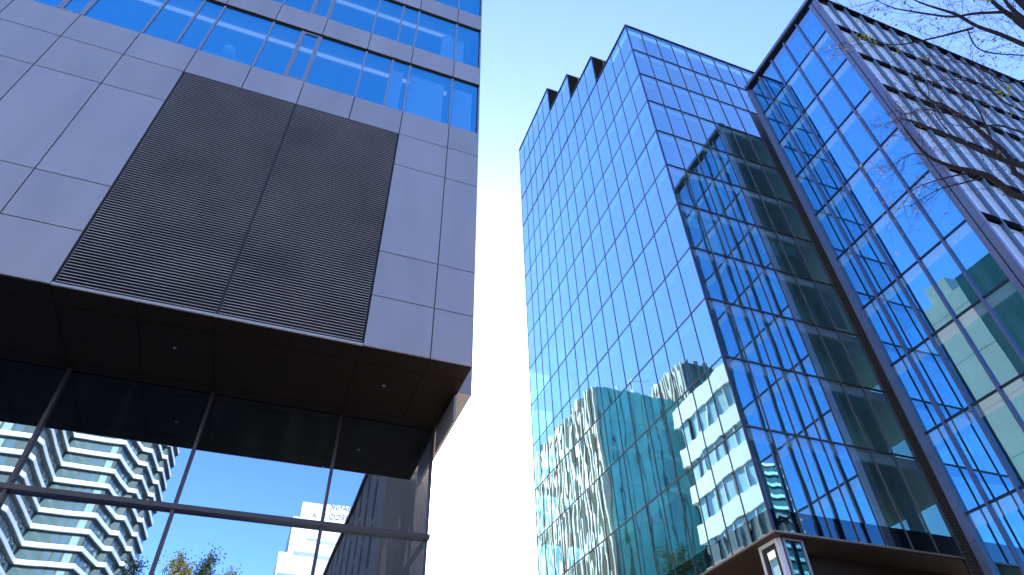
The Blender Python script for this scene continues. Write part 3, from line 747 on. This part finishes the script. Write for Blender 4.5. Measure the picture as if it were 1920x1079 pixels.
# ------------------------------------------------------------------ bare tree at the right edge
def onto(px, py, dist):      # a point seen there, at this horizontal distance from the eye
    d = ray(px, py); k = dist / math.hypot(d.x, d.y); return Vector((d.x * k, d.y * k, d.z * k))
TX, TY = 10.6, 1.6
TREE = thing('bare_tree', 'nearly bare tree with thin twigs and few yellow leaves reaching in from the right', 'tree', TX, TY)
tr = MB().tube([(TX, TY, -EYE), (TX + 0.05, TY + 0.03, 1.5), (TX - 0.05, TY + 0.1, 4.2), (TX + 0.02, TY + 0.12, 7.0), (TX + 0.1, TY, 10.5), (TX + 0.3, TY - 0.1, 13.5), (TX + 0.3, TY - 0.2, 15.5)],
               [0.24, 0.2, 0.17, 0.14, 0.10, 0.05, 0.015], 12)
tr.build('trunk', BARK, TREE, True)
limbs = [  # (trunk height, pixel points from the trunk outward, distances from/to, radii)
    (5.2, [(1920, 373), (1873, 343), (1840, 325), (1783, 312), (1740, 293), (1712, 262), (1690, 232)], (10.3, 9.2), (0.055, 0.008)),
    (5.6, [(1920, 312), (1873, 297), (1827, 278), (1790, 260), (1757, 247), (1717, 230), (1686, 222)], (10.2, 9.6), (0.046, 0.008)),
    (6.0, [(1920, 335), (1893, 296), (1857, 263), (1807, 223), (1773, 200), (1743, 187), (1719, 161), (1709, 132)], (10.6, 10.8), (0.050, 0.007)),
    (9.0, [(1920, 84), (1876, 65), (1831, 49), (1794, 28), (1764, 18), (1733, 8), (1700, -6)], (10.4, 9.2), (0.040, 0.007)),
    (9.6, [(1920, 49), (1896, 30), (1878, 18), (1858, 0), (1830, -30)], (10.5, 10.0), (0.050, 0.016)),
    (9.9, [(1920, 37), (1898, 18), (1884, 0), (1868, -30)], (10.9, 10.8), (0.042, 0.016)),
]
subs = [
    ([(1825, 53), (1794, 61), (1754, 71), (1713, 80), (1682, 84), (1641, 81), (1600, 70)], (9.9, 9.0), (0.024, 0.005)),
    ([(1882, 23), (1825, 26), (1784, 32), (1723, 24), (1682, 17), (1662, 10), (1641, 0)], (10.2, 9.4), (0.028, 0.006)),
    ([(1813, 54), (1825, 81), (1839, 94), (1866, 101), (1920, 104)], (9.9, 10.2), (0.012, 0.010)),
    ([(1920, 151), (1886, 155), (1862, 141), (1825, 124), (1778, 113), (1745, 104)], (10.3, 9.6), (0.014, 0.004)),
    ([(1827, 322), (1790, 330), (1745, 342), (1712, 356), (1694, 384)], (9.9, 9.3), (0.016, 0.003)),
    ([(1850, 331), (1800, 345), (1770, 352), (1740, 366), (1706, 388)], (10.0, 9.4), (0.016, 0.003)),
    ([(1740, 293), (1712, 288), (1690, 300), (1668, 312)], (9.4, 9.1), (0.009, 0.003)),
    ([(1807, 223), (1770, 212), (1730, 205), (1700, 214), (1676, 208)], (10.3, 9.6), (0.014, 0.003)),
    ([(1873, 297), (1850, 240), (1830, 200), (1790, 160), (1765, 140)], (10.0, 10.0), (0.02, 0.004)),
    ([(1920, 210), (1880, 190), (1845, 160), (1800, 150), (1760, 152)], (10.3, 9.7), (0.018, 0.004)),
    ([(1790, 260), (1760, 225), (1745, 190), (1738, 150)], (9.8, 9.6), (0.012, 0.003)),
    ([(1920, 250), (1870, 235), (1820, 240), (1780, 232)], (10.4, 9.8), (0.02, 0.004)),
    ([(1641, 81), (1610, 82), (1580, 92), (1552, 88)], (9.2, 9.0), (0.006, 0.002)),
    ([(1700, -6), (1660, -2), (1620, 8), (1590, 14), (1566, 4)], (9.3, 8.9), (0.010, 0.002)),
]
twb, lvg, lvb = MB(), MB(), MB()
tr_ = random.Random(21)
def smooth_path(p, n=3):
    out = []
    for k in range(len(p) - 1):
        p0 = p[max(k - 1, 0)]; p1 = p[k]; p2 = p[k + 1]; p3 = p[min(k + 2, len(p) - 1)]
        for j in range(n):
            t = j / n
            out.append(0.5 * ((2 * p1) + (-p0 + p2) * t + (2 * p0 - 5 * p1 + 4 * p2 - p3) * t * t + (-p0 + 3 * p1 - 3 * p2 + p3) * t ** 3))
    out.append(p[-1]); return out
def leafy(p, m_, size):
    a = Vector((tr_.gauss(0, 1), tr_.gauss(0, 1), tr_.gauss(0, 1) - 0.5)).normalized(); b2 = a.orthogonal().normalized()
    b2.rotate(Matrix.Rotation(tr_.uniform(0, 6.28), 3, a)); n_ = a.cross(b2) * size * 0.25
    a *= size; b2 *= size * 0.42; p = p + a
    m_.poly(p - a, p - a * 0.1 + b2, p + a, p + n_); m_.poly(p - a, p + n_, p + a, p - a * 0.1 - b2)
def twig(p, d, L, r, depth):
    pts = [p]; q = p.copy(); dd = d.copy()
    n = 4
    for k in range(n):
        dd = (dd + Vector((tr_.gauss(0, .16), tr_.gauss(0, .16), tr_.gauss(0, .16)))).normalized()
        q = q + dd * (L / n); pts.append(q.copy())
    twb.tube(pts, [r * (1 - 0.75 * k / n) for k in range(n + 1)], 4)
    if depth > 0:
        for k in range(1, n + 1):
            for _ in range(tr_.choice((0, 1, 1, 2) if depth > 1 else (0, 0, 1, 1))):
                s = Vector((tr_.gauss(0, 1), tr_.gauss(0, 1), tr_.gauss(0, .8))); s -= s.dot(dd) * dd
                twig(pts[k], (dd * 0.85 + s.normalized() * 0.75).normalized(), L * tr_.uniform(0.35, 0.65), r * 0.6, depth - 1)
    if tr_.random() < 0.20: leafy(pts[-1], lvb, tr_.uniform(0.018, 0.038))
paths = []
for zt_, pp, (d0, d1), (r0, r1) in limbs:
    n = len(pp)
    p = [onto(x, y, d0 + (d1 - d0) * k / (n - 1)) for k, (x, y) in enumerate(pp)]
    base = Vector((TX, TY + 0.08, zt_))
    mid = base.lerp(p[0], 0.5) + Vector((0, 0, 0.12))
    p = smooth_path([base, mid] + p)
    rad = [r0 * (1 - k / (len(p) - 1)) ** 0.8 + r1 for k in range(len(p))]
    MB().tube(p, rad, 9).build('limb', BARK, TREE, True); paths.append((p, 1.0))
for pp, (d0, d1), (r0, r1) in subs:
    n = len(pp)
    p = smooth_path([onto(x, y, d0 + (d1 - d0) * k / (n - 1)) for k, (x, y) in enumerate(pp)])
    MB().tube(p, [r0 + (r1 - r0) * k / (len(p) - 1) for k in range(len(p))], 6).build('branch', BARK, TREE, True); paths.append((p, 0.7))
for p, sc2 in paths:
    for k in range(3, len(p)):
        d = (p[k] - p[k - 1]).normalized()
        for _ in range(tr_.choice((1, 1, 1, 1, 2))):
            s = Vector((tr_.gauss(0, 1), tr_.gauss(0, 1), tr_.gauss(0, 1))); s -= s.dot(d) * d
            twig(p[k], (d * 0.8 + s.normalized() * 0.8).normalized(), sc2 * tr_.uniform(0.35, 0.95), 0.0040, 2)
for px, py, dd in [(1610, 72, 9.1), (1622, 66, 9.1), (1640, 76, 9.15), (1590, 80, 9.0), (1580, 86, 9.0), (1632, 72, 9.2), (1618, 74, 9.1), (1706, 10, 9.3), (1694, 8, 9.3), (1722, 37, 9.4), (1880, 170, 10), (1892, 164, 10), (1872, 160, 10), (1884, 178, 10), (1730, 105, 9.5), (1686, 96, 9.4), (1870, 72, 10), (1830, 0, 9.8), (1850, 2, 9.9), (1900, 208, 10), (1553, 87, 9.0), (1600, 68, 9.05), (1645, 84, 9.2), (1876, 174, 10), (1888, 158, 10)]:
    for _ in range(2): leafy(onto(px + tr_.uniform(-4, 4), py + tr_.uniform(-4, 4), dd), lvg, tr_.uniform(0.035, 0.06))
kind(twb.build('twigs', TWIG, TREE), 'stuff')
def leafmat(name, c):
    m = mat(name, c, 0.6, var=0.3, vscale=6); t = m.node_tree; b = t.nodes['Principled BSDF']
    tl = t.nodes.new('ShaderNodeBsdfTranslucent'); tl.inputs['Color'].default_value = (*c, 1); mxn = t.nodes.new('ShaderNodeMixShader'); mxn.inputs[0].default_value = 0.5
    o = t.nodes['Material Output']; t.links.new(b.outputs[0], mxn.inputs[1]); t.links.new(tl.outputs[0], mxn.inputs[2]); t.links.new(mxn.outputs[0], o.inputs['Surface'])
    return m
kind(lvg.build('leaves', leafmat('yellow green leaf', (0.42, 0.46, 0.04)), TREE), 'stuff')
kind(lvb.build('withered_leaves', leafmat('withered leaf', (0.30, 0.14, 0.05)), TREE), 'stuff')
